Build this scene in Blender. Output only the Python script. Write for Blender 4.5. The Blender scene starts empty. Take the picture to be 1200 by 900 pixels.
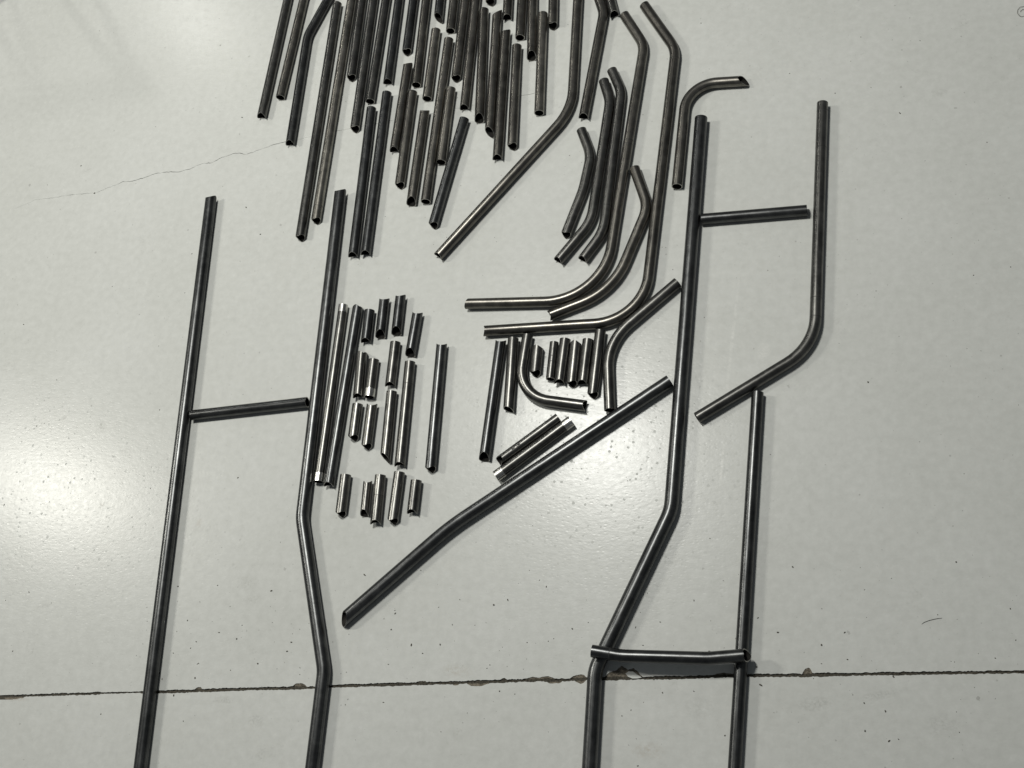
import bpy, bmesh, math, random
from mathutils import Vector, Matrix
from mathutils.geometry import tessellate_polygon

random.seed(7)
scene = bpy.context.scene
col = scene.collection

# ------------------------------------------------------------------ camera
cam_data = bpy.data.cameras.new('camera')
cam_data.sensor_width = 36.0
cam_data.lens = 36.0 * 1250.0 / 1200.0
cam_data.clip_end = 100.0
cam = bpy.data.objects.new('camera', cam_data)
# hand-held from above, looking down and rolled; rows turn camera axes into world axes
CAM_AXES = Matrix((
    (0.958875, 0.0, 0.283827),
    (0.101642, 0.933678, -0.343385),
    (-0.265003, 0.358113, 0.895281),
))
cam.matrix_world = Matrix.Translation((0.0, 0.0, 2.9927)) @ CAM_AXES.to_4x4()
col.objects.link(cam)
scene.camera = cam

# ------------------------------------------------------------------ light
world = bpy.data.worlds.new('World')
scene.world = world
world.use_nodes = True
bg = world.node_tree.nodes['Background']
bg.inputs['Color'].default_value = (0.86, 0.94, 1.0, 1)
bg.inputs['Strength'].default_value = 0.095


def lamp(name, loc, size, length, power, colour):
    ld = bpy.data.lights.new(name, 'AREA')
    ld.shape = 'RECTANGLE'
    ld.size = size
    ld.size_y = length
    ld.energy = power
    ld.color = colour
    lo = bpy.data.objects.new(name, ld)
    lo.location = loc
    d = Vector((0.0, 1.2, 0.0)) - Vector(loc)
    d = d * 0.35 + Vector((0, 0, -3.0))          # high-bay lamps hang almost straight down
    lo.rotation_euler = d.to_track_quat('-Z', 'Y').to_euler()
    col.objects.link(lo)
    return lo


lamp('high_bay_lamp', (-6.740, 2.020, 5.00), 0.34, 1.05, 174.0, (1.0, 0.975, 0.89))
lamp('high_bay_lamp', (-1.805, 2.589, 5.00), 0.34, 0.90, 214.0, (1.0, 0.99, 0.935))
lamp('high_bay_lamp', (-6.541, 7.311, 5.00), 0.34, 0.50, 42.0, (1.0, 0.99, 0.92))

vs = scene.view_settings
vs.view_transform = 'Standard'
vs.look = 'None'
vs.gamma = 1.0
vs.exposure = 0.0
scene.render.engine = 'CYCLES'
scene.cycles.max_bounces = 8


# ------------------------------------------------------------------ materials
class NT:
    """Small helper round a node tree."""
    def __init__(self, name):
        self.m = bpy.data.materials.new(name)
        self.m.use_nodes = True
        self.t = self.m.node_tree
        self.bsdf = self.t.nodes['Principled BSDF']

    def n(self, kind, **kw):
        nd = self.t.nodes.new(kind)
        for k, v in kw.items():
            if k in nd.inputs.keys():
                nd.inputs[k].default_value = v
            else:
                setattr(nd, k, v)
        return nd

    def l(self, a, b):
        self.t.links.new(a, b)

    def math(self, op, a, b=None, c=None, clamp=False):
        nd = self.t.nodes.new('ShaderNodeMath')
        nd.operation = op
        nd.use_clamp = clamp
        for i, v in enumerate((a, b, c)):
            if v is None:
                continue
            if hasattr(v, 'is_linked'):
                self.l(v, nd.inputs[i])
            else:
                nd.inputs[i].default_value = v
        return nd.outputs[0]

    def ramp(self, fac, stops):
        nd = self.t.nodes.new('ShaderNodeValToRGB')
        el = nd.color_ramp.elements
        while len(el) < len(stops):
            el.new(0.5)
        for e, (p, c) in zip(el, stops):
            e.position = p
            e.color = c if len(c) == 4 else (*c, 1)
        self.l(fac, nd.inputs[0])
        return nd.outputs[0]

    def mix(self, fac, a, b, mode='MIX'):
        nd = self.t.nodes.new('ShaderNodeMix')
        nd.data_type = 'RGBA'
        nd.blend_type = mode
        for idx, v in ((0, fac), (6, a), (7, b)):
            if hasattr(v, 'is_linked'):
                self.l(v, nd.inputs[idx])
            elif idx == 0:
                nd.inputs[0].default_value = v
            else:
                nd.inputs[idx].default_value = v if len(v) == 4 else (*v, 1)
        return nd.outputs[2]


GREY, PALE, BROWN = (0.20, 0.20, 0.175), (0.66, 0.66, 0.63), (0.30, 0.24, 0.17)
SCUFFS = [(*(-0.6439, 0.8900), 0.030, 0.022, 0, 0.55, GREY, 160.0), (*(-0.5845, 0.8835), 0.013, 0.008, 0, 0.5, GREY, 200.0),
          (*(-1.7417, 0.4813), 0.045, 0.028, 0, 0.28, GREY, 110.0), (*(-1.7159, 0.4295), 0.04, 0.02, 20, 0.22, GREY, 140.0),
          (*(-1.6279, 0.0759), 0.03, 0.02, 0, 0.35, GREY, 150.0), (*(-1.7398, 0.1280), 0.03, 0.012, 0, 0.35, GREY, 170.0),
          (*(-0.4581, 0.1001), 0.05, 0.025, 0, 0.35, BROWN, 90.0), (*(-0.3277, 0.2205), 0.05, 0.03, 0, 0.22, GREY, 90.0),
          (*(-0.0319, 0.2558), 0.05, 0.02, 10, 0.35, GREY, 120.0), (*(0.1263, 0.2900), 0.06, 0.012, 14, 0.3, GREY, 150.0),
          (*(0.2775, 0.2295), 0.05, 0.03, 0, 0.28, GREY, 110.0), (*(-1.9579, 0.6642), 0.012, 0.018, 0, 0.4, BROWN, 120.0),
          (*(-0.2748, 1.2849), 0.006, 0.26, -4, 0.45, PALE, 60.0), (*(-0.2921, 0.8979), 0.005, 0.10, -3, 0.7, PALE, 70.0),
          (*(-0.1818, 1.2508), 0.022, 0.030, 0, 0.6, PALE, 150.0), (*(-2.4155, 0.9892), 0.018, 0.022, 30, 0.5, GREY, 150.0),
          (*(-2.5831, 1.0189), 0.012, 0.012, 0, 0.6, GREY, 160.0), (*(-2.3392, 0.7114), 0.016, 0.016, 0, 0.7, GREY, 130.0),
          (*(-2.5456, 0.6896), 0.012, 0.012, 0, 0.6, GREY, 150.0), (*(-2.2963, 0.9045), 0.02, 0.012, 20, 0.45, GREY, 150.0),
          (*(-2.4690, 0.3668), 0.03, 0.008, 10, 0.35, GREY, 140.0), (*(0.3304, 2.1187), 0.03, 0.02, 10, 0.25, GREY, 120.0),
          (*(-2.4839, 0.0702), 0.05, 0.008, 2, 0.5, BROWN, 120.0), (*(-1.0214, 0.2667), 0.05, 0.02, 0, 0.3, BROWN, 110.0)]


def floor_material():
    k = NT('painted_concrete')
    co = k.n('ShaderNodeTexCoord').outputs['Object']
    # slow drift of the paint's tone
    big = k.n('ShaderNodeTexNoise', Scale=1.7, Detail=4.0, Roughness=0.6)
    k.l(co, big.inputs['Vector'])
    base = k.ramp(big.outputs['Fac'], [(0.3, (0.484, 0.493, 0.470)), (0.7, (0.524, 0.533, 0.514))])
    # fine mottling of rolled paint
    mid = k.n('ShaderNodeTexNoise', Scale=38.0, Detail=5.0, Roughness=0.65)
    k.l(co, mid.inputs['Vector'])
    mot = k.ramp(mid.outputs['Fac'], [(0.3, (0.93, 0.93, 0.925)), (0.7, (1.04, 1.04, 1.04))])
    base = k.mix(1.0, base, mot, 'MULTIPLY')
    # faint rubbed dirty patches
    dn = k.n('ShaderNodeTexNoise', Scale=6.0, Detail=8.0, Roughness=0.72, Distortion=0.6)
    k.l(co, dn.inputs['Vector'])
    dirt = k.ramp(dn.outputs['Fac'], [(0.60, (0, 0, 0)), (0.78, (1, 1, 1))])
    dn2 = k.n('ShaderNodeTexNoise', Scale=120.0, Detail=3.0)
    k.l(co, dn2.inputs['Vector'])
    d2 = k.ramp(dn2.outputs['Fac'], [(0.45, (0, 0, 0)), (0.7, (1, 1, 1))])
    dfac = k.math('MULTIPLY', k.math('MULTIPLY', dirt, d2), 0.45)
    base = k.mix(dfac, base, (0.17, 0.165, 0.145))
    # dark specks and pits: scattered cells only
    speckfac = None
    for sc, keep, rad in ((13.0, 0.62, 0.075), (34.0, 0.72, 0.10), (90.0, 0.86, 0.15)):
        wv = k.n('ShaderNodeTexNoise', Scale=sc * 9.0, Detail=2.0)
        k.l(co, wv.inputs['Vector'])
        off = k.n('ShaderNodeVectorMath', operation='MULTIPLY_ADD')
        k.l(wv.outputs['Color'], off.inputs[0])
        off.inputs[1].default_value = (0.06 / sc * 2,) * 3
        k.l(co, off.inputs[2])
        v = k.n('ShaderNodeTexVoronoi', Scale=sc)
        k.l(off.outputs[0], v.inputs['Vector'])
        sep = k.n('ShaderNodeSeparateColor')
        k.l(v.outputs['Color'], sep.inputs[0])
        on = k.math('GREATER_THAN', sep.outputs[0], keep)
        size = k.math('MULTIPLY', sep.outputs[1], rad)
        inside = k.math('LESS_THAN', v.outputs['Distance'], size)
        f = k.math('MULTIPLY', k.math('MULTIPLY', on, inside), k.math('MULTIPLY_ADD', sep.outputs[2], 0.6, 0.25))
        speckfac = f if speckfac is None else k.math('MAXIMUM', speckfac, f)
    base = k.mix(speckfac, base, (0.075, 0.07, 0.06))
    # scuffs, a rubbed paint streak and old stains, each with a place of its own: (x, y, half sizes, turn, strength, colour)
    for px, py, rx, ry, turn, amt, colr, frq in SCUFFS:
        mp0 = k.n('ShaderNodeMapping', vector_type='TEXTURE')
        mp0.inputs['Location'].default_value = (px, py, 0)
        mp0.inputs['Rotation'].default_value = (0, 0, math.radians(turn))
        mp0.inputs['Scale'].default_value = (rx, ry, 1)
        k.l(co, mp0.inputs['Vector'])
        ln = k.n('ShaderNodeVectorMath', operation='LENGTH')
        k.l(mp0.outputs[0], ln.inputs[0])
        edge = k.math('SUBTRACT', 1.0, ln.outputs['Value'], clamp=True)
        nz = k.n('ShaderNodeTexNoise', Scale=frq, Detail=5.0, Roughness=0.75)
        k.l(co, nz.inputs['Vector'])
        pat = k.ramp(nz.outputs['Fac'], [(0.42, (0, 0, 0)), (0.62, (1, 1, 1))])
        f = k.math('MULTIPLY', k.math('MULTIPLY', k.math('POWER', edge, 0.6), pat), amt)
        base = k.mix(f, base, colr)
    k.l(base, k.bsdf.inputs['Base Color'])
    # gloss: semi-gloss paint, a little worn
    rn = k.n('ShaderNodeTexNoise', Scale=55.0, Detail=4.0, Roughness=0.7)
    k.l(co, rn.inputs['Vector'])
    rough = k.math('MULTIPLY_ADD', rn.outputs['Fac'], 0.12, 0.19)
    rough = k.math('ADD', rough, k.math('MULTIPLY', speckfac, 0.4), clamp=True)
    # worn pits that lost their gloss
    gv = k.n('ShaderNodeTexVoronoi', Scale=62.0)
    gw = k.n('ShaderNodeTexNoise', Scale=300.0, Detail=2.0)
    k.l(co, gw.inputs['Vector'])
    ga = k.n('ShaderNodeVectorMath', operation='MULTIPLY_ADD')
    k.l(gw.outputs['Color'], ga.inputs[0])
    ga.inputs[1].default_value = (0.005, 0.005, 0.005)
    k.l(co, ga.inputs[2])
    k.l(ga.outputs[0], gv.inputs['Vector'])
    gs = k.n('ShaderNodeSeparateColor')
    k.l(gv.outputs['Color'], gs.inputs[0])
    gsize = k.math('MULTIPLY', gs.outputs[1], 0.30)
    gp = k.math('MULTIPLY', k.math('GREATER_THAN', gs.outputs[0], 0.45), k.math('LESS_THAN', gv.outputs['Distance'], gsize))
    rough = k.math('ADD', rough, k.math('MULTIPLY', gp, 0.4), clamp=True)
    k.l(rough, k.bsdf.inputs['Roughness'])
    k.bsdf.inputs['IOR'].default_value = 1.45
    k.bsdf.inputs['Specular IOR Level'].default_value = 0.24
    # roller stipple, slightly stretched across
    mp = k.n('ShaderNodeMapping')
    mp.inputs['Scale'].default_value = (0.75, 1.25, 1.0)
    k.l(co, mp.inputs['Vector'])
    st = k.n('ShaderNodeTexNoise', Scale=70.0, Detail=3.0, Roughness=0.55)
    k.l(mp.outputs[0], st.inputs['Vector'])
    st2 = k.n('ShaderNodeTexNoise', Scale=420.0, Detail=3.0, Roughness=0.7)
    k.l(co, st2.inputs['Vector'])
    h = k.math('ADD', k.math('MULTIPLY', st.outputs['Fac'], 1.0), k.math('MULTIPLY', st2.outputs['Fac'], 0.06))
    pv = k.n('ShaderNodeTexVoronoi', Scale=95.0)
    k.l(mp.outputs[0], pv.inputs['Vector'])
    psep = k.n('ShaderNodeSeparateColor')
    k.l(pv.outputs['Color'], psep.inputs[0])
    pit = k.math('MULTIPLY', k.math('SUBTRACT', 0.42, pv.outputs['Distance'], clamp=True), k.math('GREATER_THAN', psep.outputs[0], 0.55))
    h = k.math('SUBTRACT', h, k.math('MULTIPLY', pit, 1.1))
    h = k.math('SUBTRACT', h, k.math('MULTIPLY', speckfac, 1.2))
    bp = k.n('ShaderNodeBump', Strength=0.20, Distance=0.0012)
    k.l(h, bp.inputs['Height'])
    k.l(bp.outputs[0], k.bsdf.inputs['Normal'])
    return k.m


def rough_stone(name, c0, c1, scale=160.0):
    k = NT(name)
    co = k.n('ShaderNodeTexCoord').outputs['Object']
    a = k.n('ShaderNodeTexNoise', Scale=scale, Detail=6.0, Roughness=0.75)
    k.l(co, a.inputs['Vector'])
    k.l(k.ramp(a.outputs['Fac'], [(0.32, c0), (0.68, c1)]), k.bsdf.inputs['Base Color'])
    k.bsdf.inputs['Roughness'].default_value = 0.9
    bp = k.n('ShaderNodeBump', Strength=0.9, Distance=0.002)
    k.l(a.outputs['Fac'], bp.inputs['Height'])
    k.l(bp.outputs[0], k.bsdf.inputs['Normal'])
    return k.m


def steel_material(name, dark, light, r0, r1, metal=1.0, streak=1.0, relief=0.10):
    """Drawn steel tube: UV x runs along the tube in metres, y round it in metres."""
    k = NT(name)
    tc = k.n('ShaderNodeTexCoord')
    oi = k.n('ShaderNodeObjectInfo')
    shift = k.n('ShaderNodeVectorMath', operation='MULTIPLY_ADD')
    cx = k.n('ShaderNodeCombineXYZ')
    k.l(oi.outputs['Random'], cx.inputs[0])
    k.l(oi.outputs['Random'], cx.inputs[1])
    k.l(cx.outputs[0], shift.inputs[0])
    shift.inputs[1].default_value = (13.7, 7.3, 0)
    k.l(tc.outputs['UV'], shift.inputs[2])
    mp = k.n('ShaderNodeMapping')
    mp.inputs['Scale'].default_value = (4.0, 260.0, 1.0)
    k.l(shift.outputs[0], mp.inputs['Vector'])
    st = k.n('ShaderNodeTexNoise', Scale=1.0, Detail=4.0, Roughness=0.65)
    k.l(mp.outputs[0], st.inputs['Vector'])
    bl = k.n('ShaderNodeTexNoise', Scale=34.0, Detail=6.0, Roughness=0.7)
    k.l(shift.outputs[0], bl.inputs['Vector'])
    f = k.math('MULTIPLY_ADD', st.outputs['Fac'], 0.55 * streak, k.math('MULTIPLY', bl.outputs['Fac'], 0.45))
    c = k.ramp(f, [(0.30, dark), (0.66, light)])
    # each tube a little different: bluish oil-black to warm brown mill finish
    tint = oi.outputs['Color']
    c = k.mix(1.0, c, tint, 'MULTIPLY')
    # handling wear: tone drifts along the length
    wl = k.n('ShaderNodeTexNoise', Scale=9.0, Detail=6.0, Roughness=0.7)
    wm = k.n('ShaderNodeMapping')
    wm.inputs['Scale'].default_value = (1.0, 0.5, 1.0)
    k.l(shift.outputs[0], wm.inputs['Vector'])
    k.l(wm.outputs[0], wl.inputs['Vector'])
    c = k.mix(1.0, c, k.ramp(wl.outputs['Fac'], [(0.33, (0.62, 0.62, 0.62)), (0.67, (1.38, 1.37, 1.34))]), 'MULTIPLY')
    # small dark scale blotches and scuffs
    sm = k.n('ShaderNodeMapping')
    sm.inputs['Scale'].default_value = (0.45, 1.0, 1.0)
    k.l(shift.outputs[0], sm.inputs['Vector'])
    sc = k.n('ShaderNodeTexNoise', Scale=150.0, Detail=5.0, Roughness=0.8)
    k.l(sm.outputs[0], sc.inputs['Vector'])
    sf = k.ramp(sc.outputs['Fac'], [(0.60, (0, 0, 0)), (0.70, (1, 1, 1))])
    c = k.mix(k.math('MULTIPLY', sf, 0.7), c, (0.03, 0.028, 0.026))
    k.l(c, k.bsdf.inputs['Base Color'])
    k.bsdf.inputs['Metallic'].default_value = metal
    r = k.math('MULTIPLY_ADD', f, r1 - r0, r0)
    r = k.math('ADD', r, k.math('MULTIPLY', sf, 0.15))
    k.l(r, k.bsdf.inputs['Roughness'])
    h = k.math('ADD', st.outputs['Fac'], k.math('MULTIPLY', bl.outputs['Fac'], 0.6))
    bp = k.n('ShaderNodeBump', Strength=relief, Distance=0.0005)
    k.l(h, bp.inputs['Height'])
    k.l(bp.outputs[0], k.bsdf.inputs['Normal'])
    return k.m


M_FLOOR = floor_material()
M_DIRT = rough_stone('joint_dirt', (0.012, 0.011, 0.009), (0.085, 0.075, 0.055))
M_CHIP = rough_stone('bare_concrete', (0.05, 0.042, 0.030), (0.24, 0.21, 0.165))
M_STEEL = steel_material('drawn_steel', (0.050, 0.051, 0.051), (0.172, 0.170, 0.164), 0.22, 0.43, 0.92)
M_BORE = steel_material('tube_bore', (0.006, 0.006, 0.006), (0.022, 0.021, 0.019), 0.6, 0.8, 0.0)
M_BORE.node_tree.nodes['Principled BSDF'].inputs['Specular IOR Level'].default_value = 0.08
M_CUT = steel_material('cut_steel', (0.20, 0.20, 0.195), (0.46, 0.45, 0.43), 0.30, 0.5)
M_POLISH = steel_material('polished_steel', (0.42, 0.42, 0.40), (0.66, 0.65, 0.62), 0.24, 0.34, relief=0.0)
M_MARK = NT('marker_ink').m
M_MARK.node_tree.nodes['Principled BSDF'].inputs['Base Color'].default_value = (0.02, 0.02, 0.02, 1)
M_MARK.node_tree.nodes['Principled BSDF'].inputs['Roughness'].default_value = 0.7
M_GRIT = rough_stone('grit', (0.03, 0.027, 0.022), (0.12, 0.11, 0.09), 300.0)


def link(name, me, parent=None):
    o = bpy.data.objects.new(name, me)
    col.objects.link(o)
    if parent is not None:
        o.parent = parent
    return o


# ------------------------------------------------------------------ floor
JOINT = [(-3.9618, -0.0990), (-2.5510, 0.0727), (-2.0387, 0.1267), (-1.9788, 0.1314), (-1.6469, 0.1677), (-1.4605, 0.1848), (-1.3984, 0.1945), (-1.1071, 0.2244), (-0.9539, 0.2410), (-0.8240, 0.2544), (-0.7308, 0.2628), (-0.6391, 0.2732), (-0.4783, 0.2877), (-0.3858, 0.2959), (-0.2678, 0.3087), (-0.1963, 0.3156), (-0.0647, 0.3260), (0.1061, 0.3425), (0.4718, 0.3750), (1.2029, 0.4398)]
CRACK = [(-3.0652, 1.8869), (-2.9792, 1.9224), (-2.8965, 1.9269), (-2.8505, 1.9323), (-2.7460, 1.9376), (-2.7104, 1.9356), (-2.6791, 1.9484), (-2.6261, 1.9664), (-2.5951, 1.9796), (-2.5491, 1.9790), (-2.4960, 1.9937), (-2.4540, 2.0068), (-2.4100, 2.0107), (-2.3535, 2.0081), (-2.3062, 2.0195), (-2.2611, 2.0389), (-2.2170, 2.0381), (-2.1882, 2.0562), (-2.1375, 2.0727), (-2.1050, 2.0726), (-2.0814, 2.0632), (-2.0414, 2.0770), (-1.9682, 2.1012), (-1.9306, 2.1076), (-1.8387, 2.1209), (-1.6980, 2.1429), (-1.6049, 2.1537), (-1.3133, 2.1910), (-1.0108, 2.2321), (-0.9254, 2.2419)]


def interp(pl, x):
    for (x0, y0), (x1, y1) in zip(pl[:-1], pl[1:]):
        if x <= x1:
            return y0 + (y1 - y0) * (x - x0) / (x1 - x0)
    return pl[-1][1]


_w = [random.uniform(-1, 1) for _ in range(4096)]


def vnoise(x, seed=0):
    i = math.floor(x)
    f = x - i
    f = f * f * (3 - 2 * f)
    a, b = _w[(i * 7 + seed * 131) % 4096], _w[((i + 1) * 7 + seed * 131) % 4096]
    return a + (b - a) * f


# spalled bites out of the joint's edges: (x, half width, depth) on the far (+1) and near (-1) side
def cx(p): return p[0]


BITES = [(+1, cx((-1.5046, 0.1961)), 0.022, 0.013), (-1, cx((-2.4944, 0.0720)), 0.040, 0.009),
         (-1, cx((-0.9530, 0.2340)), 0.034, 0.009), (-1, cx((-1.0188, 0.2265)), 0.010, 0.007),
         (+1, cx((-0.7757, 0.2686)), 0.050, 0.007), (-1, cx((-0.7301, 0.2559)), 0.022, 0.007),
         (+1, cx((-0.6640, 0.2817)), 0.024, 0.010), (-1, cx((-0.6575, 0.2615)), 0.016, 0.008),
         (+1, cx((-0.5377, 0.2935)), 0.052, 0.027), (+1, cx((-0.0517, 0.3366)), 0.013, 0.018),
         (+1, cx((-0.2681, 0.3182)), 0.030, 0.006), (+1, cx((-1.8407, 0.1575)), 0.012, 0.008),
         (+1, cx((-1.1240, 0.2326)), 0.016, 0.005), (+1, cx((-0.8794, 0.2561)), 0.008, 0.004)]


def edge_y(x, side, bites=True):
    y = interp(JOINT, x)
    w = 0.0043 + 0.0010 * vnoise(x * 14, 3) + 0.0008 * vnoise(x * 90, 5 + side) + 0.0010 * vnoise(x * 240, 9 + side)
    if x < (-2.0387, 0.1267)[0] and x > (-2.1817, 0.1153)[0]:
        w *= 0.55
    b = 0.0
    if bites:
        for s, bx, hw, dp in BITES:
            if s == side and abs(x - bx) < hw:
                u = abs(x - bx) / hw
                b = max(b, dp * (1 - u ** 2.4) * (0.85 + 0.22 * vnoise(x * 55, 21) + 0.07 * vnoise(x * 300, 33)))
    return y + side * (max(w, 0.0012) + b)


xs = []
x = -5.0
while x < 4.0:
    xs.append(x)
    x += 0.0022 if -2.65 < x < 0.85 else 0.25
xs.append(4.0)
XL, XR, YB, YF = -5.0, 4.0, 6.0, -2.5

# hairline crack as a slit in the far slab
up, dn = [], []
for i, ((x0, y0), (x1, y1)) in enumerate(zip(CRACK[:-1], CRACK[1:])):
    n = max(2, int(math.hypot(x1 - x0, y1 - y0) / 0.005))
    for j in range(n):
        f = j / n
        px, py = x0 + (x1 - x0) * f, y0 + (y1 - y0) * f
        s = (i + f) / (len(CRACK) - 1)
        wid = 0.00105 * min(1.0, 6 * s, 1.0) * (0.75 + 0.55 * vnoise(px * 60, 41))
        if s > 0.80:
            wid *= 0.45
        jit = 0.0016 * vnoise(px * 110, 45) + 0.0008 * vnoise(px * 300, 46)
        up.append((px, py + jit + max(wid, 0.00025)))
        dn.append((px, py + jit - max(wid, 0.00025)))
crack_hole = up + [(CRACK[-1][0] + 0.004, CRACK[-1][1])] + dn[::-1]


def sheet(name, outer, holes, mat, z=0.0, depth=0.012):
    loops = [outer] + holes
    tri = tessellate_polygon([[Vector((p[0], p[1], 0)) for p in lp] for lp in loops])
    flat = [p for lp in loops for p in lp]
    n = len(flat)
    verts = [(p[0], p[1], z) for p in flat] + [(p[0], p[1], z - depth) for p in flat]
    faces = []
    for a, b, c in tri:
        A, B, C = flat[a], flat[b], flat[c]
        cr = (B[0] - A[0]) * (C[1] - A[1]) - (B[1] - A[1]) * (C[0] - A[0])
        if abs(cr) < 1e-12:
            continue
        faces.append((a, b, c) if cr > 0 else (a, c, b))
    s = 0
    for lp in loops:
        m = len(lp)
        for i in range(m):
            a, b = s + i, s + (i + 1) % m
            faces.append((a, a + n, b + n, b))
        s += m
    me = bpy.data.meshes.new(name)
    me.from_pydata(verts, [], faces)
    me.materials.append(mat)
    me.validate()
    o = link(name, me)
    o['kind'] = 'structure'
    return o


back = [(xx, edge_y(xx, 1)) for xx in xs] + [(XR, YB), (XL, YB)]
front = [(xx, edge_y(xx, -1)) for xx in xs][::-1] + [(XL, YF), (XR, YF)]
floor = sheet('floor', back, [crack_hole], M_FLOOR)
floor_near = sheet('floor', front, [], M_FLOOR)

# packed dirt at the bottom of the saw cut and of the crack
me = bpy.data.meshes.new('floor_joint_dirt')
vv, ff = [], []
for xx in xs:
    y = interp(JOINT, xx)
    vv += [(xx, y + 0.05, -0.0052), (xx, y, -0.0046 + 0.0012 * vnoise(xx * 160, 60)), (xx, y - 0.05, -0.0052)]
for i in range(len(xs) - 1):
    a = i * 3
    ff += [(a, a + 1, a + 4, a + 3), (a + 1, a + 2, a + 5, a + 4)]
me.from_pydata(vv, [], ff)
me.materials.append(M_DIRT)
o = link('floor_joint_dirt', me)
o['kind'] = 'structure'
me = bpy.data.meshes.new('floor_crack_bed')
x0, y0 = CRACK[0]
x1, y1 = CRACK[-1]
me.from_pydata([(x0 - .05, y0 - .15, -.008), (x1 + .05, y1 - .15, -.008), (x1 + .05, y1 + .15, -.008), (x0 - .05, y0 + .15, -.008)], [], [(0, 1, 2, 3)])
me.materials.append(M_DIRT)
o = link('floor_crack_bed', me)
o['kind'] = 'structure'

# bare concrete showing in the bites: a lumpy shallow bed just under the paint
for side, bx, hw, dp in BITES:
    n = max(6, int(hw * 2 / 0.003))
    vv, ff = [], []
    m = 5
    for i in range(n + 1):
        xx = bx - hw + 2 * hw * i / n
        y0 = edge_y(xx, side, False) + side * 0.0004
        y1 = edge_y(xx, side, True) + side * 0.002
        for j in range(m + 1):
            f = j / m
            z = -0.0036 + 0.0026 * f + 0.0007 * vnoise(xx * 210 + j * 1.7, 70) + 0.0006 * vnoise(xx * 500 + j * 2.9, 71)
            vv.append((xx, y0 + (y1 - y0) * f, min(z, -0.0006)))
    for i in range(n):
        for j in range(m):
            a = i * (m + 1) + j
            q = (a, a + m + 1, a + m + 2, a + 1)
            ff.append(q if side > 0 else q[::-1])
    me = bpy.data.meshes.new('concrete_chip_bed')
    me.from_pydata(vv, [], ff)
    me.materials.append(M_CHIP)
    o = link('chipped_concrete', me, floor if side > 0 else floor_near)

# a flake of painted concrete left standing inside the widest bite
fl = [(-0.5331, 0.2961), (-0.5240, 0.3025), (-0.5122, 0.3023), (-0.5024, 0.2962), (-0.4926, 0.2912), (-0.4878, 0.2882), (-0.4993, 0.2850), (-0.5134, 0.2839), (-0.5254, 0.2876)]
flake = sheet('paint_flake', fl, [], M_FLOOR, z=-0.0004, depth=0.004)
flake.parent = floor

# grit and swarf lying about on the floor, too fine to count
bm = bmesh.new()
rg = random.Random(11)
for i in range(480):
    px, py = rg.uniform(-3.0, 0.9), rg.uniform(0.0, 3.0)
    if i > 230:
        px, py = rg.uniform(-2.1, 0.7), interp(JOINT, 0) + rg.gauss(0, 0.12)
    s = rg.choice((0.0006, 0.0008, 0.001, 0.0013, 0.002)) * rg.uniform(0.7, 1.2)
    mtx = Matrix.Translation((px, py, s * 0.35)) @ Matrix.Rotation(rg.uniform(0, 6.28), 4, 'Z') @ Matrix.Diagonal((s * rg.uniform(1, 2.4), s, s * 0.6, 1))
    g = bmesh.ops.create_icosphere(bm, subdivisions=1, radius=1.0, matrix=mtx)
    for v in g['verts']:
        v.co += Vector((rg.uniform(-1, 1), rg.uniform(-1, 1), 0)) * s * 0.25
me = bpy.data.meshes.new('floor_grit')
bm.to_mesh(me)
bm.free()
me.materials.append(M_GRIT)
o = link('floor_grit', me)
o['kind'] = 'stuff'
o['label'] = 'fine dark grit scattered over the painted floor'

# ------------------------------------------------------------------ tubes
SIDES = 28


def centreline(pts, rad):
    out = [pts[0]]
    for i in range(1, len(pts) - 1):
        p, a, b, R = pts[i], pts[i - 1], pts[i + 1], rad[i]
        u, v = (a - p).normalized(), (b - p).normalized()
        turn = math.pi - u.angle(v)
        if R <= 0 or turn < 0.002:
            out.append(p)
            continue
        tl = min(R * math.tan(turn / 2), 0.48 * (a - p).length, 0.48 * (b - p).length)
        R = tl / math.tan(turn / 2)
        c = p + (u + v).normalized() * (R / math.cos(turn / 2))
        a0, a1 = p + u * tl - c, p + v * tl - c
        n = max(4, int(turn / math.radians(5)))
        for k in range(n + 1):
            f = k / n
            out.append(c + (a0 * math.sin((1 - f) * turn) + a1 * math.sin(f * turn)) / math.sin(turn))
    out.append(pts[-1])
    return out


# how each end is cut: (slant depth, slant side, notch depth, notch side); sides in degrees from
# straight up, positive to the right; depths in tube radii
CUTS = {'s': (0.03, 30, 0.0, 0), 'n': (0.0, 0, 0.75, 0), 'p': (0.22, 8, 0.70, 82), 'o': (0.62, 0, 0.62, 0), 'a': (0.5, 0, 0.35, 90),
        'L': (0.85, -50, 0.25, 40), 'l': (0.36, -60, 0.2, 0), 'R': (1.0, 25, 0.3, 0), 'E': (1.0, -25, 0.0, 0), 'd': (0.32, -90, 0.0, 0), 'c': (0.1, 0, 0.42, 0)}


def cut_offset(kind, th, r, jit):
    m, ma, c, ca = CUTS[kind]
    th = th - jit
    off = -m * r * (1 + math.cos(th - math.radians(ma)))
    s = math.sin(th - math.radians(ca))
    return off - c * r * math.sqrt(max(0.0, 1.04 - s * s))


def tube_rings(cl):
    """Arc lengths and frames along the centreline."""
    s, L = [0.0], 0.0
    for a, b in zip(cl[:-1], cl[1:]):
        L += (b - a).length
        s.append(L)
    tang = []
    for i in range(len(cl)):
        a, b = cl[max(i - 1, 0)], cl[min(i + 1, len(cl) - 1)]
        if i == 0:
            d = cl[1] - cl[0]
        elif i == len(cl) - 1:
            d = cl[-1] - cl[-2]
        else:
            d = (cl[i] - cl[i - 1]).normalized() + (cl[i + 1] - cl[i]).normalized()
        tang.append(d.normalized())
    return s, tang


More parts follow.
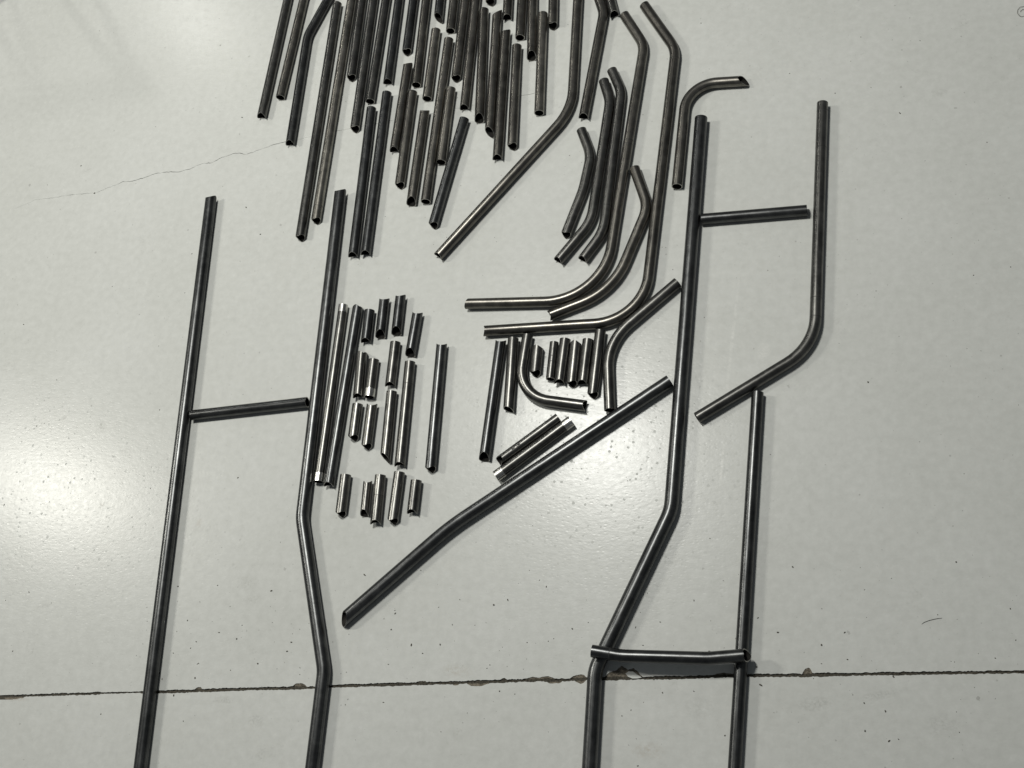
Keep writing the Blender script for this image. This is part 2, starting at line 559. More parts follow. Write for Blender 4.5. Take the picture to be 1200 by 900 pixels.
def side_vec(t):
    """Horizontal perpendicular that points to the right of the photograph."""
    v = Vector((t.y, -t.x, 0)).normalized()
    if v.x < 0 or (abs(v.x) < 0.3 and v.y < 0 and abs(t.y) < 0.3):
        v = -v
    return v


def ring_pts(p, t, r, right):
    upv = Vector((0, 0, 1))
    n = SIDES
    return [p + upv * (r * math.cos(2 * math.pi * k / n)) + right * (r * math.sin(2 * math.pi * k / n)) for k in range(n)]


def densify(cl, step):
    out = [cl[0]]
    for a, b in zip(cl[:-1], cl[1:]):
        n = max(1, int((b - a).length / step))
        out += [a + (b - a) * (k / n) for k in range(1, n + 1)]
    return out


def make_tube(name, od, pts, e0, e1, bands, marks, label, group, tone):
    r, wall = od / 2, 0.0024
    z = pts[0].z
    base = pts[0].copy()
    base.z = 0
    cl = densify(centreline(pts, RAD), 0.09)
    cl = [p - base for p in cl]
    s, tang = tube_rings(cl)
    N, n = len(cl), SIDES
    j0, j1 = rt.uniform(-0.18, 0.18), rt.uniform(-0.18, 0.18)
    rights = []
    prev = side_vec(tang[0])
    for t in tang:
        v = Vector((t.y, -t.x, 0)).normalized()
        if v.dot(prev) < 0:
            v = -v
        rights.append(v)
        prev = v
    verts, faces, uvs, mats = [], [], [], []

    def skin(rr):
        start = len(verts)
        for i in range(N):
            ring = ring_pts(cl[i], tang[i], rr, rights[i])
            if i in (0, N - 1):
                k_ = e0 if i == 0 else e1
                jj = j0 if i == 0 else j1
                d = -tang[0] if i == 0 else tang[-1]
                flip = 1.0 if rights[i].dot(side_vec(tang[i])) > 0 else -1.0
                for q in range(n):
                    th = 2 * math.pi * q / n * flip
                    o_ = cut_offset(k_, th, r, jj)
                    o_ = max(o_, -0.45 * s[-1])
                    ring[q] = ring[q] + d * o_
            verts.extend(ring)
        return start

    so = skin(r)
    si = skin(r - wall)
    handed = 1 if Vector((0, 0, 1)).cross(rights[0]).dot(tang[0]) > 0 else -1
    for i in range(N - 1):
        for q in range(n):
            q2 = (q + 1) % n
            a, b, c, d = so + i * n + q, so + i * n + q2, so + (i + 1) * n + q2, so + (i + 1) * n + q
            va, vb = q / n * math.pi * od, (q + 1) / n * math.pi * od
            f, u = (a, b, c, d), [(s[i], va), (s[i], vb), (s[i + 1], vb), (s[i + 1], va)]
            if handed < 0:
                f, u = f[::-1], u[::-1]
            faces.append(f); uvs.append(u); mats.append(0)
            a, b, c, d = si + i * n + q, si + i * n + q2, si + (i + 1) * n + q2, si + (i + 1) * n + q
            f, u = (a, d, c, b), [(s[i], va), (s[i + 1], va), (s[i + 1], vb), (s[i], vb)]
            if handed < 0:
                f, u = f[::-1], u[::-1]
            faces.append(f); uvs.append(u); mats.append(1)
    for i, sg in ((0, 1), (N - 1, -1)):                        # the cut rims, with vertices of their own
        v0 = len(verts)
        verts.extend([verts[so + i * n + q] for q in range(n)])
        verts.extend([verts[si + i * n + q] for q in range(n)])
        for q in range(n):
            q2 = (q + 1) % n
            f = (v0 + q, v0 + n + q, v0 + n + q2, v0 + q2)
            if sg * handed < 0:
                f = f[::-1]
            faces.append(f); uvs.append([(0, 0), (0, .002), (.002, .002), (.002, 0)]); mats.append(2 if sg > 0 else 3)
    o = link(name, None)                                        # an Empty at the tube's first end
    o.empty_display_size = 0.02
    o.location = base
    o['label'] = label
    o['category'] = 'steel tube'
    o['group'] = group

    def part(nm, keep, mat):
        used, vv, ff, uu = {}, [], [], []
        for f, u, m in zip(faces, uvs, mats):
            if m != keep:
                continue
            ff.append([used.setdefault(v, len(used)) for v in f])
            uu.append(u)
        vv = [verts[v] for v in used]
        m_ = bpy.data.meshes.new(nm)
        m_.from_pydata(vv, [], ff)
        ul = m_.uv_layers.new(name='UVMap')
        ul.data.foreach_set('uv', [c for u in uu for p in u for c in p])
        m_.polygons.foreach_set('use_smooth', [keep < 2] * len(ff))
        m_.materials.append(mat)
        return link(nm, m_, o)

    part('tube_wall', 0, M_STEEL).color = tone
    part('bore', 1, M_BORE)
    part('cut_end', 2, M_CUT)
    part('cut_end', 3, M_CUT)

    def sleeve(nm, s0, s1, mat, prd):
        vs_, fs, us = [], [], []
        stops = [s0 + (s1 - s0) * k / 3 for k in range(4)]
        for k, ss in enumerate(stops):
            ss = min(max(ss, 0.0), s[-1])
            i = max(0, min(N - 2, next((q for q in range(N - 1) if s[q + 1] >= ss), N - 2)))
            f = (ss - s[i]) / (s[i + 1] - s[i])
            p = cl[i].lerp(cl[i + 1], f)
            vs_.extend(ring_pts(p, tang[i], r + prd, rights[i].lerp(rights[i + 1], f).normalized()))
        for k in range(3):
            for q in range(n):
                q2 = (q + 1) % n
                f = (k * n + q, k * n + q2, (k + 1) * n + q2, (k + 1) * n + q)
                u = [(stops[k], q / n * .1), (stops[k], (q + 1) / n * .1), (stops[k + 1], (q + 1) / n * .1), (stops[k + 1], q / n * .1)]
                if handed < 0:
                    f, u = f[::-1], u[::-1]
                fs.append(f); us.append(u)
        m_ = bpy.data.meshes.new(nm)
        m_.from_pydata(vs_, [], fs)
        ul = m_.uv_layers.new(name='UVMap')
        ul.data.foreach_set('uv', [c for u in us for p in u for c in p])
        m_.polygons.foreach_set('use_smooth', [True] * len(fs))
        m_.materials.append(mat)
        return link(nm, m_, o)

    for e in bands:
        w = 0.028
        b = sleeve('polished_band', 0.0006 if e == 0 else s[-1] - w, w if e == 0 else s[-1] - 0.0006, M_POLISH, 0.00025)
        b['label'] = 'bright polished band at the tube end'
    if label.startswith('small plain diagonal tube'):
        fc = bpy.data.curves.new('stamp_text', 'FONT')
        fc.body = 'LH2'
        fc.size = 0.019
        fc.offset = 0.0007
        fc.align_x = 'CENTER'
        fc.align_y = 'CENTER'
        fo = bpy.data.objects.new('stamp_text', fc)
        col.objects.link(fo)
        bpy.context.view_layer.update()
        fm = bpy.data.meshes.new_from_object(fo.evaluated_get(bpy.context.evaluated_depsgraph_get()))
        bpy.data.objects.remove(fo)
        d = -tang[0]                                            # reads from lower left to upper right
        mid = cl[0].lerp(cl[-1], 0.66)
        rv = Vector((d.y, -d.x, 0)).normalized()
        for v in fm.vertices:
            a = v.co.y / r + 0.3
            v.co = mid + d * v.co.x - rv * ((r + 0.0002) * math.sin(a)) + Vector((0, 0, 1)) * ((r + 0.0002) * math.cos(a))
        fm.materials.clear()
        fm.materials.append(M_MARK)
        link('stamped_mark', fm, o)
    for f in marks:
        c = f * s[-1]
        sleeve('scribed_ring', c - 0.0009, c + 0.0009, M_MARK, 0.00012)
    return o


rt = random.Random(3)
# kind, outside diameter, centreline (x, y, bend radius), cut of first and last end, polished ends, scribed rings, on top, tone, label
TUBES = [
    ('steel_tube', 0.0347, [(-2.0300, 3.0802, 0.000), (-2.0365, 2.2088, 0.000)], 's', 'n', (), (), 0, 'plain',
     'straight grey tube at far left of the upper cluster, touching nothing'),
    ('steel_tube', 0.0347, [(-1.9545, 2.9833, 0.000), (-1.9740, 2.2946, 0.000)], 's', 's', (), (), 0, 'warm',
     'straight brownish tube beside the far left one, open round lower end'),
    ('bent_steel_tube', 0.0347, [(-1.8083, 2.8757, 0.000), (-1.9111, 2.5667, 0.131), (-1.8921, 2.0791, 0.000)], 's', 'n', (), (0.93,), 0, 'blue',
     'kinked tube left of the long pair, its top leaning right'),
    ('steel_tube', 0.0347, [(-1.8106, 2.7098, 0.000), (-1.7775, 1.6807, 0.000)], 's', 'p', (), (), 0, 'plain',
     'long tube of the left pair reaching lowest, its top end at the photo edge'),
    ('steel_tube', 0.0347, [(-1.7607, 3.0383, 0.000), (-1.7286, 1.7466, 0.000)], 's', 'p', (), (0.95,), 0, 'light',
     'long bright tube right of its twin in the left pair, running off the top'),
    ('steel_tube', 0.0347, [(-1.7211, 3.0320, 0.000), (-1.6931, 2.3463, 0.000)], 's', 'p', (), (), 0, 'plain',
     'straight tube ending just right of the bright long tube, above the crack'),
    ('steel_tube', 0.0347, [(-1.6691, 3.0241, 0.000), (-1.6409, 2.1188, 0.000)], 's', 'p', (), (), 0, 'plain',
     'straight tube ending in a dark pointed mouth on the hairline crack'),
    ('steel_tube', 0.0347, [(-1.6122, 3.0156, 0.000), (-1.5994, 2.2437, 0.000)], 's', 's', (), (), 0, 'plain',
     'straight tube ending head-on above the left of two long parallel tubes'),
    ('steel_tube', 0.0347, [(-1.5618, 2.9659, 0.000), (-1.5406, 2.3131, 0.000)], 's', 'n', (), (), 0, 'blue',
     'straight tube ending head-on above the right of two long parallel tubes'),
    ('steel_tube', 0.0347, [(-1.5005, 2.9568, 0.000), (-1.4860, 2.4398, 0.000)], 's', 'p', (), (), 0, 'blue',
     'tube at the top edge with pointed mouth, above the medium tube with arched ends'),
    ('steel_tube', 0.0347, [(-1.5890, 2.2135, 0.000), (-1.5615, 1.6058, 0.000)], 's', 'n', (), (), 0, 'blue',
     'left of two long parallel tubes below the row, notched lower end'),
    ('steel_tube', 0.0347, [(-1.5376, 2.2749, 0.000), (-1.5155, 1.6106, 0.000)], 's', 'n', (), (0.955,), 0, 'blue',
     'right of two long parallel tubes below the row, scribed near its lower end'),
    ('steel_tube', 0.0347, [(-1.4726, 2.3987, 0.000), (-1.4708, 2.0200, 0.000)], 'n', 'n', (), (0.5,), 0, 'warm',
     'medium tube with arched ends, left of a slightly longer brown tube'),
    ('steel_tube', 0.0347, [(-1.4503, 2.9492, 0.000), (-1.4269, 2.2989, 0.000)], 's', 's', (), (), 0, 'warm',
     'brown tube from the top edge ending flush above another brown tube'),
    ('steel_tube', 0.0347, [(-1.4368, 2.2692, 0.000), (-1.4298, 1.8715, 0.000)], 's', 'p', (), (), 0, 'warm',
     'brown tube hugging the shorter arched-mouth tube on its right side'),
    ('steel_tube', 0.0347, [(-1.3969, 2.9410, 0.000), (-1.3799, 2.5742, 0.000)], 's', 'L', (), (), 0, 'blue',
     'tube at the top edge cut at a steep angle, its slit mouth facing left'),
    ('steel_tube', 0.0347, [(-1.3826, 2.5360, 0.000), (-1.3768, 2.2354, 0.000)], 's', 's', (), (), 0, 'light',
     'short tube right below the steep-cut one, bright streak and round mouth'),
    ('steel_tube', 0.0347, [(-1.3780, 2.1880, 0.000), (-1.3757, 1.7937, 0.000)], 'n', 'o', (), (), 0, 'warm',
     'tube with arched scoop at its lower end, left of the longest mid-row tube'),
    ('steel_tube', 0.0347, [(-1.3374, 2.9323, 0.000), (-1.3250, 2.5255, 0.000)], 's', 's', (), (), 0, 'warm',
     'tube from the top edge ending just above the tip of a long dark tube'),
    ('steel_tube', 0.0347, [(-1.3264, 2.4880, 0.000), (-1.3232, 1.8111, 0.000)], 's', 's', (), (), 0, 'warm',
     'longest tube mid row, rounded tip above and round mouth at its lower end'),
    ('steel_tube', 0.0347, [(-1.2888, 2.9251, 0.000), (-1.2769, 2.3031, 0.000)], 's', 'p', (), (), 0, 'warm',
     'tube from the top edge with dark pointed mouth, above a short bright tube'),
    ('steel_tube', 0.0347, [(-1.2899, 2.2699, 0.000), (-1.2876, 1.9658, 0.000)], 's', 's', (), (), 0, 'light',
     'short bright tube whose lower end tucks behind the leaning dark tube'),
    ('steel_tube', 0.0347, [(-1.2505, 2.9192, 0.000), (-1.2275, 2.1758, 0.000)], 's', 'n', (), (), 0, 'warm',
     'tube from the top edge ending above the head of the leaning tube'),
    ('steel_tube', 0.0347, [(-1.2231, 2.1374, 0.000), (-1.2851, 1.7076, 0.000)], 's', 'p', (), (), 0, 'blue',
     'bluish dark tube leaning right, at the lower right of the upper cluster'),
    ('steel_tube', 0.0347, [(-1.2048, 2.6057, 0.000), (-1.1655, 2.1145, 0.000)], 's', 'o', (), (), 0, 'warm',
     'tube with tall scooped mouth facing up, left of the tube slant-cut at both ends'),
    ('steel_tube', 0.0347, [(-1.2052, 2.9121, 0.000), (-1.1850, 2.6286, 0.000)], 's', 'p', (), (), 0, 'plain',
     'stub at the top edge directly above the scooped-mouth tube'),
    ('steel_tube', 0.0347, [(-1.1531, 2.6027, 0.000), (-1.1221, 2.0580, 0.000)], 'L', 'L', (), (), 0, 'warm',
     'brown tube cut on the slant at both ends, slit mouth facing left'),
    ('steel_tube', 0.0347, [(-1.1339, 2.9015, 0.000), (-1.1114, 2.5508, 0.000)], 's', 'n', (), (), 0, 'warm',
     'stub at the top edge with arched mouth above a brown notched tube'),
    ('steel_tube', 0.0347, [(-1.1103, 2.5044, 0.000), (-1.0819, 1.9599, 0.000)], 'n', 'n', (), (), 0, 'warm',
     'brown tube reaching below both slant-cut neighbours, notched at both ends'),
    ('steel_tube', 0.0347, [(-1.0793, 2.8928, 0.000), (-1.0538, 2.4650, 0.000)], 's', 's', (), (), 0, 'warm',
     'tube from the top edge butting squarely against the tube below it'),
    ('steel_tube', 0.0347, [(-1.0614, 2.4297, 0.000), (-1.0339, 2.0005, 0.000)], 's', 'p', (), (), 0, 'warm',
     'brown tube with pointed mouth, at the right edge of the close row'),
    ('steel_tube', 0.0347, [(-1.0437, 2.8884, 0.000), (-1.0007, 2.3610, 0.000)], 's', 'o', (), (), 0, 'warm',
     'tube from the top edge with a long scooped mouth, left of the bright tube'),
    ('steel_tube', 0.0347, [(-0.9779, 2.5608, 0.000), (-0.9516, 2.1389, 0.000)], 's', 's', (), (), 0, 'light',
     'bright straight tube standing apart right of the row, round mouth'),
    ('steel_tube', 0.0347, [(-0.9638, 2.8760, 0.000), (-0.9363, 2.4932, 0.000)], 's', 'p', (), (), 0, 'warm',
     'stub at the top edge just right of the bright separate tube'),
    ('bent_steel_tube', 0.0347, [(-0.8630, 2.8600, 0.000), (-0.8370, 2.1407, 0.218), (-1.2526, 1.5937, 0.000)], 's', 'c', (), (), 0, 'warm',
     'long tube bending at mid length into a diagonal leg toward lower left'),
    ('bent_steel_tube', 0.0347, [(-0.8244, 2.7450, 0.000), (-0.7554, 2.5364, 0.096), (-0.7930, 2.1016, 0.000)], 's', 'n', (), (), 0, 'warm',
     'tube kinked at the top edge, ending above the small curved tube'),
    ('steel_tube', 0.0347, [(-0.8136, 2.8761, 0.000), (-0.7146, 2.5176, 0.000)], 's', 'n', (), (), 0, 'plain',
     'stub leaning at the top edge between two kinked tubes'),
    ('bent_steel_tube', 0.0347, [(-0.6812, 2.5212, 0.000), (-0.6029, 2.3833, 0.117), (-0.6766, 1.4217, 0.203), (-1.1301, 1.4207, 0.000)], 's', 'd', (), (0.36, 0.37), 0, 'warm',
     'long hockey-stick tube, uppermost of three that sweep left along the bottom'),
    ('bent_steel_tube', 0.0347, [(-0.7339, 2.2510, 0.000), (-0.7059, 2.1643, 0.130), (-0.7349, 1.7041, 0.152), (-0.8361, 1.5611, 0.000)], 's', 'c', (), (), 0, 'plain',
     'double-bent tube, leftmost of the two medium ones in the nested bent group'),
    ('bent_steel_tube', 0.0347, [(-0.7086, 2.2914, 0.000), (-0.6695, 2.2023, 0.130), (-0.6919, 1.6650, 0.151), (-0.7549, 1.5624, 0.000)], 's', 'c', (), (0.2, 0.45, 0.72), 0, 'plain',
     'double-bent tube lying directly left of the uppermost long hockey-stick tube'),
    ('bent_steel_tube', 0.0337, [(-0.7968, 2.0589, 0.000), (-0.7558, 1.9568, 0.142), (-0.7719, 1.8240, 0.253), (-0.8192, 1.6513, 0.000)], 's', 'p', (), (0.3,), 0, 'plain',
     'shortest double-bent tube, left of the nested bent group'),
    ('bent_steel_tube', 0.0347, [(-0.6060, 1.8965, 0.000), (-0.5530, 1.7483, 0.123), (-0.6461, 1.4540, 0.281), (-0.8497, 1.3716, 0.000)], 's', 'c', (), (), 0, 'warm',
     'boomerang tube nested between the two longest hockey-stick tubes'),
    ('bent_steel_tube', 0.0347, [(-0.6129, 2.5548, 0.000), (-0.4936, 2.3549, 0.130), (-0.5446, 1.3489, 0.168), (-1.0607, 1.3227, 0.000)], 's', 'c', (), (0.16,), 0, 'warm',
     'longest hockey-stick tube, outermost, with the row of short tubes under its foot'),
    ('bent_steel_tube', 0.0347, [(-0.2425, 2.2041, 0.000), (-0.4493, 2.2088, 0.170), (-0.4635, 1.8187, 0.000)], 'R', 's', (), (), 0, 'warm',
     'cane-shaped tube curved a quarter turn, above the wide right upright'),
    ('bent_steel_tube', 0.0412, [(-0.3965, 2.0706, 0.000), (-0.4286, 0.7543, 0.146), (-0.6140, 0.2969, 0.106), (-0.6094, 0.0096, 0.000), (-0.6048, -0.2482, 0.000)], 's', 's', (), (), 0, 'blue',
     'thick upright tube on the right, jogging left before it leaves the bottom edge'),
    ('steel_tube', 0.0347, [(-0.3811, 1.6963, 0.000), (-0.0602, 1.7111, 0.000)], 's', 's', (), (), 0, 'blue',
     'short horizontal crossbar joining thick upright and outer right tube'),
    ('bent_steel_tube', 0.0347, [(-0.0159, 2.0969, 0.000), (-0.0365, 1.2583, 0.179), (-0.3674, 1.0344, 0.000)], 's', 's', (), (0.026, 0.137, 0.275, 0.56, 0.61), 0, 'plain',
     'outer right tube curving into a diagonal foot toward the thick upright'),
    ('steel_tube', 0.0347, [(-0.1955, 1.1149, 0.000), (-0.2312, 0.0680, 0.000), (-0.2409, -0.2037, 0.000)], 's', 's', (), (), 0, 'blue',
     'right upright hanging from the diagonal foot and leaving the bottom edge'),
    ('bent_steel_tube', 0.0347, [(-0.6200, 0.3430, 0.000), (-0.5377, 0.3357, 0.209), (-0.3043, 0.3456, 0.204), (-0.1930, 0.3627, 0.000)], 's', 'a', (), (0.12,), 1, 'blue',
     'slightly bowed crossbar lying on top of the two lower right uprights'),
    ('steel_tube', 0.0400, [(-2.1746, 1.8805, 0.000), (-1.9711, -0.0898, 0.000), (-1.9383, -0.4117, 0.000)], 'n', 's', (), (0.072, 0.066), 0, 'blue',
     'leftmost upright, long and straight, leaving the bottom edge'),
    ('bent_steel_tube', 0.0412, [(-1.6526, 1.8770, 0.000), (-1.5814, 0.6898, 0.147), (-1.4241, 0.2344, 0.126), (-1.4120, -0.0634, 0.000), (-1.4003, -0.3456, 0.000)], 'n', 's', (), (), 0, 'blue',
     'inner left upright with a zigzag of two bends near the floor joint'),
    ('steel_tube', 0.0347, [(-2.0598, 1.0281, 0.000), (-1.6361, 1.0775, 0.000)], 's', 's', (), (), 0, 'blue',
     'horizontal crossbar between the two left uprights'),
    ('steel_tube', 0.0316, [(-1.5672, 1.4264, 0.000), (-1.5480, 0.8094, 0.000)], 's', 's', (0, 1), (), 0, 'plain',
     'long thin tube with shiny polished bands at both ends, hugging inner left upright'),
    ('steel_tube', 0.0347, [(-1.5122, 1.4304, 0.000), (-1.5093, 0.7918, 0.000)], 'p', 'n', (), (), 0, 'blue',
     'long tube beside the thin polished-ended one'),
    ('steel_tube', 0.0347, [(-1.4666, 1.4038, 0.000), (-1.4615, 1.2848, 0.000)], 's', 'n', (), (), 0, 'blue',
     'short tube touching the head of the long pair, arched lower mouth'),
    ('steel_tube', 0.0347, [(-1.4197, 1.4494, 0.000), (-1.4129, 1.2955, 0.000)], 'n', 'o', (), (), 0, 'blue',
     'short tube notched at the top, left of two at the cluster head'),
    ('steel_tube', 0.0347, [(-1.3631, 1.4604, 0.000), (-1.3575, 1.3056, 0.000)], 'n', 'o', (), (), 0, 'blue',
     'short tube notched at the top, highest of the left cluster'),
    ('steel_tube', 0.0347, [(-1.2934, 1.3958, 0.000), (-1.2985, 1.2286, 0.000)], 'n', 'o', (), (), 0, 'blue',
     'short tube at upper right of the left cluster, scooped mouth'),
    ('steel_tube', 0.0347, [(-1.4702, 1.2623, 0.000), (-1.4572, 1.0896, 0.000)], 'p', 'n', (), (), 0, 'plain',
     'short tube with slanted shoulder under the head of the long pair'),
    ('steel_tube', 0.0347, [(-1.4229, 1.2259, 0.000), (-1.4190, 1.0953, 0.000)], 's', 's', (1,), (), 0, 'plain',
     'short tube with one shiny polished lower end'),
    ('steel_tube', 0.0347, [(-1.3563, 1.2868, 0.000), (-1.3514, 1.1295, 0.000)], 's', 'n', (), (), 0, 'plain',
     'short tube mid cluster with arched mouth, above a longer one'),
    ('steel_tube', 0.0347, [(-1.2949, 1.2172, 0.000), (-1.2785, 0.8626, 0.000)], 's', 'n', (), (0.22,), 0, 'plain',
     'medium tube hanging below the scooped tube at upper right of cluster'),
    ('steel_tube', 0.0347, [(-1.1944, 1.2829, 0.000), (-1.1754, 0.8487, 0.000)], 'n', 'p', (), (), 0, 'blue',
     'long tube standing apart at right edge of the left cluster'),
    ('steel_tube', 0.0347, [(-1.4551, 1.0708, 0.000), (-1.4519, 0.9464, 0.000)], 's', 'p', (), (), 0, 'plain',
     'short tube with pointed mouth, left of its twin at mid cluster'),
    ('steel_tube', 0.0347, [(-1.4050, 1.0754, 0.000), (-1.4011, 0.9187, 0.000)], 'n', 'p', (), (), 0, 'plain',
     'short tube with pointed mouth below the polished-end stub'),
    ('steel_tube', 0.0347, [(-1.3433, 1.1145, 0.000), (-1.3302, 0.8754, 0.000)], 's', 'L', (), (), 0, 'plain',
     'medium tube with slanted slit mouth at lower mid cluster'),
    ('steel_tube', 0.0347, [(-1.4575, 0.8343, 0.000), (-1.4528, 0.6973, 0.000)], 's', 'p', (), (), 0, 'plain',
     'leftmost of the bottom row of five short tubes'),
    ('steel_tube', 0.0282, [(-1.3804, 0.8195, 0.000), (-1.3734, 0.6968, 0.000)], 'n', 'o', (), (), 0, 'plain',
     'thin dark scooped tube touching its neighbour, second in the bottom row'),
    ('steel_tube', 0.0347, [(-1.3391, 0.8356, 0.000), (-1.3308, 0.6764, 0.000)], 's', 'n', (), (0.42,), 0, 'plain',
     'middle tube of the bottom row of five, scribed round its waist'),
    ('steel_tube', 0.0347, [(-1.2769, 0.8470, 0.000), (-1.2758, 0.6810, 0.000)], 's', 'p', (), (), 0, 'plain',
     'longest tube of the bottom row of five, fourth from left'),
    ('steel_tube', 0.0347, [(-1.2174, 0.8224, 0.000), (-1.2154, 0.7142, 0.000)], 's', 'n', (), (), 0, 'plain',
     'shortest of the bottom row of five, at its right end'),
    ('steel_tube', 0.0347, [(-0.9954, 1.2924, 0.000), (-1.0056, 0.8812, 0.000)], 'n', 'o', (), (), 0, 'blue',
     'long straight tube at left of the centre group, scooped lower mouth'),
    ('steel_tube', 0.0347, [(-0.9552, 1.2954, 0.000), (-0.9444, 1.0474, 0.000)], 's', 'l', (), (), 0, 'plain',
     'medium straight tube between the long one and the J-shaped hook'),
    ('bent_steel_tube', 0.0347, [(-0.9093, 1.3060, 0.000), (-0.9205, 1.0988, 0.114), (-0.6985, 1.0697, 0.000)], 's', 'c', (), (), 0, 'plain',
     'J-shaped hook tube curving under the row of short tubes'),
    ('steel_tube', 0.0347, [(-0.8722, 1.2772, 0.000), (-0.8717, 1.1665, 0.000)], 'p', 'p', (), (), 0, 'plain',
     'short tube cradled inside the J-shaped hook'),
    ('steel_tube', 0.0282, [(-0.8210, 1.2820, 0.000), (-0.8224, 1.1582, 0.000)], 's', 's', (), (0.4, 0.55), 0, 'plain',
     'thin short tube, leftmost of the tight row right of the hook'),
    ('steel_tube', 0.0347, [(-0.7855, 1.2905, 0.000), (-0.7911, 1.1378, 0.000)], 's', 'n', (), (), 0, 'plain',
     'short tube second in the tight row right of the hook'),
    ('steel_tube', 0.0347, [(-0.7503, 1.2916, 0.000), (-0.7532, 1.1313, 0.000)], 'p', 'p', (), (), 0, 'plain',
     'short tube third in the tight row, pointed shoulder at the top'),
    ('steel_tube', 0.0347, [(-0.7126, 1.2880, 0.000), (-0.7179, 1.1354, 0.000)], 's', 'n', (), (), 0, 'plain',
     'short tube fourth in the tight row, beside the longest'),
    ('steel_tube', 0.0347, [(-0.6759, 1.3175, 0.000), (-0.6843, 1.0949, 0.000)], 's', 'p', (), (), 0, 'plain',
     'longest tube of the tight row, its head under the hockey-stick foot'),
    ('bent_steel_tube', 0.0347, [(-0.4446, 1.4776, 0.000), (-0.6512, 1.2783, 0.179), (-0.6278, 1.0567, 0.000)], 's', 's', (), (), 0, 'plain',
     'bent tube whose diagonal arm reaches the thick upright below the crossbar'),
    ('steel_tube', 0.0316, [(-0.7834, 1.0321, 0.000), (-0.9688, 0.8808, 0.000)], 's', 'o', (), (), 0, 'plain',
     'small plain diagonal tube with stamped marks, left of polished one'),
    ('steel_tube', 0.0347, [(-0.7423, 1.0223, 0.000), (-0.9624, 0.8414, 0.000)], 's', 's', (0, 1), (), 0, 'plain',
     'small diagonal tube with shiny polished bands at both ends'),
    ('bent_steel_tube', 0.0396, [(-0.4514, 1.1507, 0.000), (-1.0889, 0.6804, 0.846), (-1.4006, 0.3745, 0.000)], 's', 'E', (), (), 0, 'blue',
     'thick long diagonal tube ending in an open scoop at lower left'),
]
TONES = {'warm': (1.14, 1.10, 1.03), 'plain': (0.96, 0.96, 0.945), 'blue': (0.63, 0.655, 0.685), 'light': (1.62, 1.56, 1.44)}
for kind, od, pl, e0, e1, bands, marks, lift, tone_name, label in TUBES:
    z = od / 2 + (0.0392 if lift else 0.0)
    RAD = [p[2] for p in pl]
    g = rt.uniform(0.86, 1.14)
    tone = tuple(c * g for c in TONES[tone_name]) + (1.0,)
    make_tube(kind, od, [Vector((p[0], p[1], z)) for p in pl], e0, e1, bands, marks, label, 'steel tubes laid out on the floor', tone)

# ------------------------------------------------------------------ sawhorse past the upper left corner: its shadow falls into view
def bar(name, a, b, w, mat, parent):
    a, b = Vector(a), Vector(b)
    d = (b - a).normalized()
    s_ = d.cross(Vector((0, 0, 1))).normalized() * (w / 2)
    u_ = s_.cross(d).normalized() * (w / 2)
    bm = bmesh.new()
    vs_ = [bm.verts.new(p + sx * s_ + sy * u_) for p in (a, b) for sx, sy in ((-1, -1), (1, -1), (1, 1), (-1, 1))]
    for f in ((3, 2, 1, 0), (4, 5, 6, 7), (0, 1, 5, 4), (1, 2, 6, 5), (2, 3, 7, 6), (3, 0, 4, 7)):
        bm.faces.new([vs_[i] for i in f])
    bmesh.ops.recalc_face_normals(bm, faces=bm.faces[:])
    bmesh.ops.bevel(bm, geom=bm.edges[:], offset=w * 0.12, segments=2, affect='EDGES')
    me_ = bpy.data.meshes.new(name)
    bm.to_mesh(me_)
    bm.free()
    me_.materials.append(mat)
    return link(name, me_, parent)


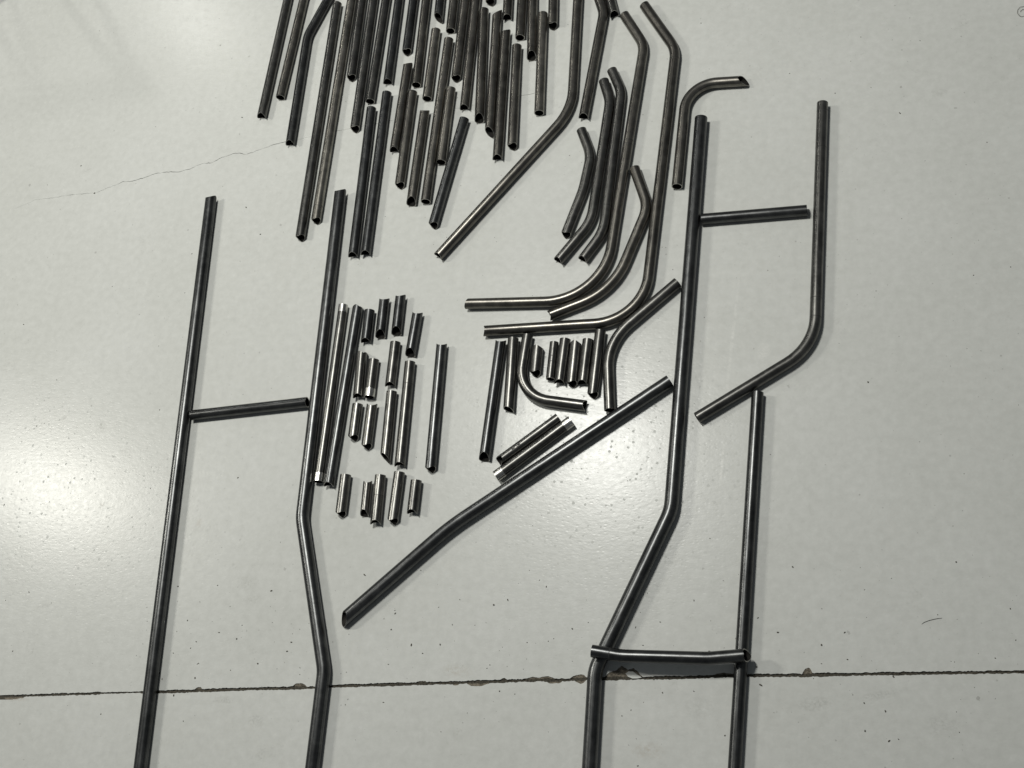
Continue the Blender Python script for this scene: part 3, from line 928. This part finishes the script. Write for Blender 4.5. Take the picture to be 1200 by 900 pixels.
horse = link('sawhorse', None)
horse['label'] = 'steel sawhorse standing past the upper left corner, seen only by its shadow'
horse['category'] = 'sawhorse'
HT = 0.74
A1, A2 = Vector((-3.224, 3.140, 0.740)), Vector((-4.105, 3.069, 0.740))
bar('top_beam', A1 + (A1 - A2).normalized() * 0.05, A2, 0.07, M_STEEL, horse)
ax = (A2 - A1).normalized()
sd = Vector((ax.y, -ax.x, 0)).normalized()
for top, spread in ((A1 + Vector((0, 0, -0.036)), 0.20), (A1.lerp(A2, 0.42) + Vector((0, 0, -0.036)), 0.20), (A2 - ax * 0.05 + Vector((0, 0, -0.036)), 0.20)):
    for sg in (-1, 1):
        bar('leg', top + sd * sg * 0.03, Vector((top.x, top.y, 0.006)) + sd * sg * spread + ax * 0.04 * sg, 0.034, M_STEEL, horse)


def wire(name, pts, r, mat, label, cat):
    cu = [Vector(p) for p in pts]
    vv, ff = [], []
    for i, p in enumerate(cu):
        d = (cu[min(i + 1, len(cu) - 1)] - cu[max(i - 1, 0)]).normalized()
        s_ = d.cross(Vector((0, 0, 1))).normalized()
        u_ = s_.cross(d)
        rr = r * (0.4 if i in (0, len(cu) - 1) else 1.0)
        vv += [p + (s_ * math.cos(a) + u_ * math.sin(a)) * rr for a in (0, 1.257, 2.513, 3.77, 5.027)]
    for i in range(len(cu) - 1):
        for q in range(5):
            ff.append((i * 5 + q, i * 5 + (q + 1) % 5, i * 5 + 5 + (q + 1) % 5, i * 5 + 5 + q))
    ff += [(0, 1, 2, 3, 4)[::-1], tuple(len(vv) - 5 + q for q in range(5))]
    m_ = bpy.data.meshes.new(name)
    m_.from_pydata(vv, [], ff)
    m_.materials.append(mat)
    o_ = link(name, m_)
    o_['label'], o_['category'] = label, cat
    return o_


wire('wire_bristle', [(*q, 0.0008) for q in ((0.2343, 0.4781), (0.2407, 0.4833), (0.2512, 0.4881), (0.2638, 0.4924), (0.2743, 0.4951), (0.2846, 0.4968))],
     0.0007, M_MARK, 'thin curved dark wire bristle on bare floor at lower right', 'bristle')
cc = (0.5832, 2.3908)
wire('swarf_curl', [(cc[0] + 0.018 * (1 - 0.05 * i) * math.cos(0.7 + i * 0.62), cc[1] + 0.024 * (1 - 0.05 * i) * math.sin(0.7 + i * 0.62), 0.0016 + 0.0009 * (i % 3)) for i in range(15)],
     0.0006, M_GRIT, 'small curl of metal swarf at the upper right corner', 'swarf')
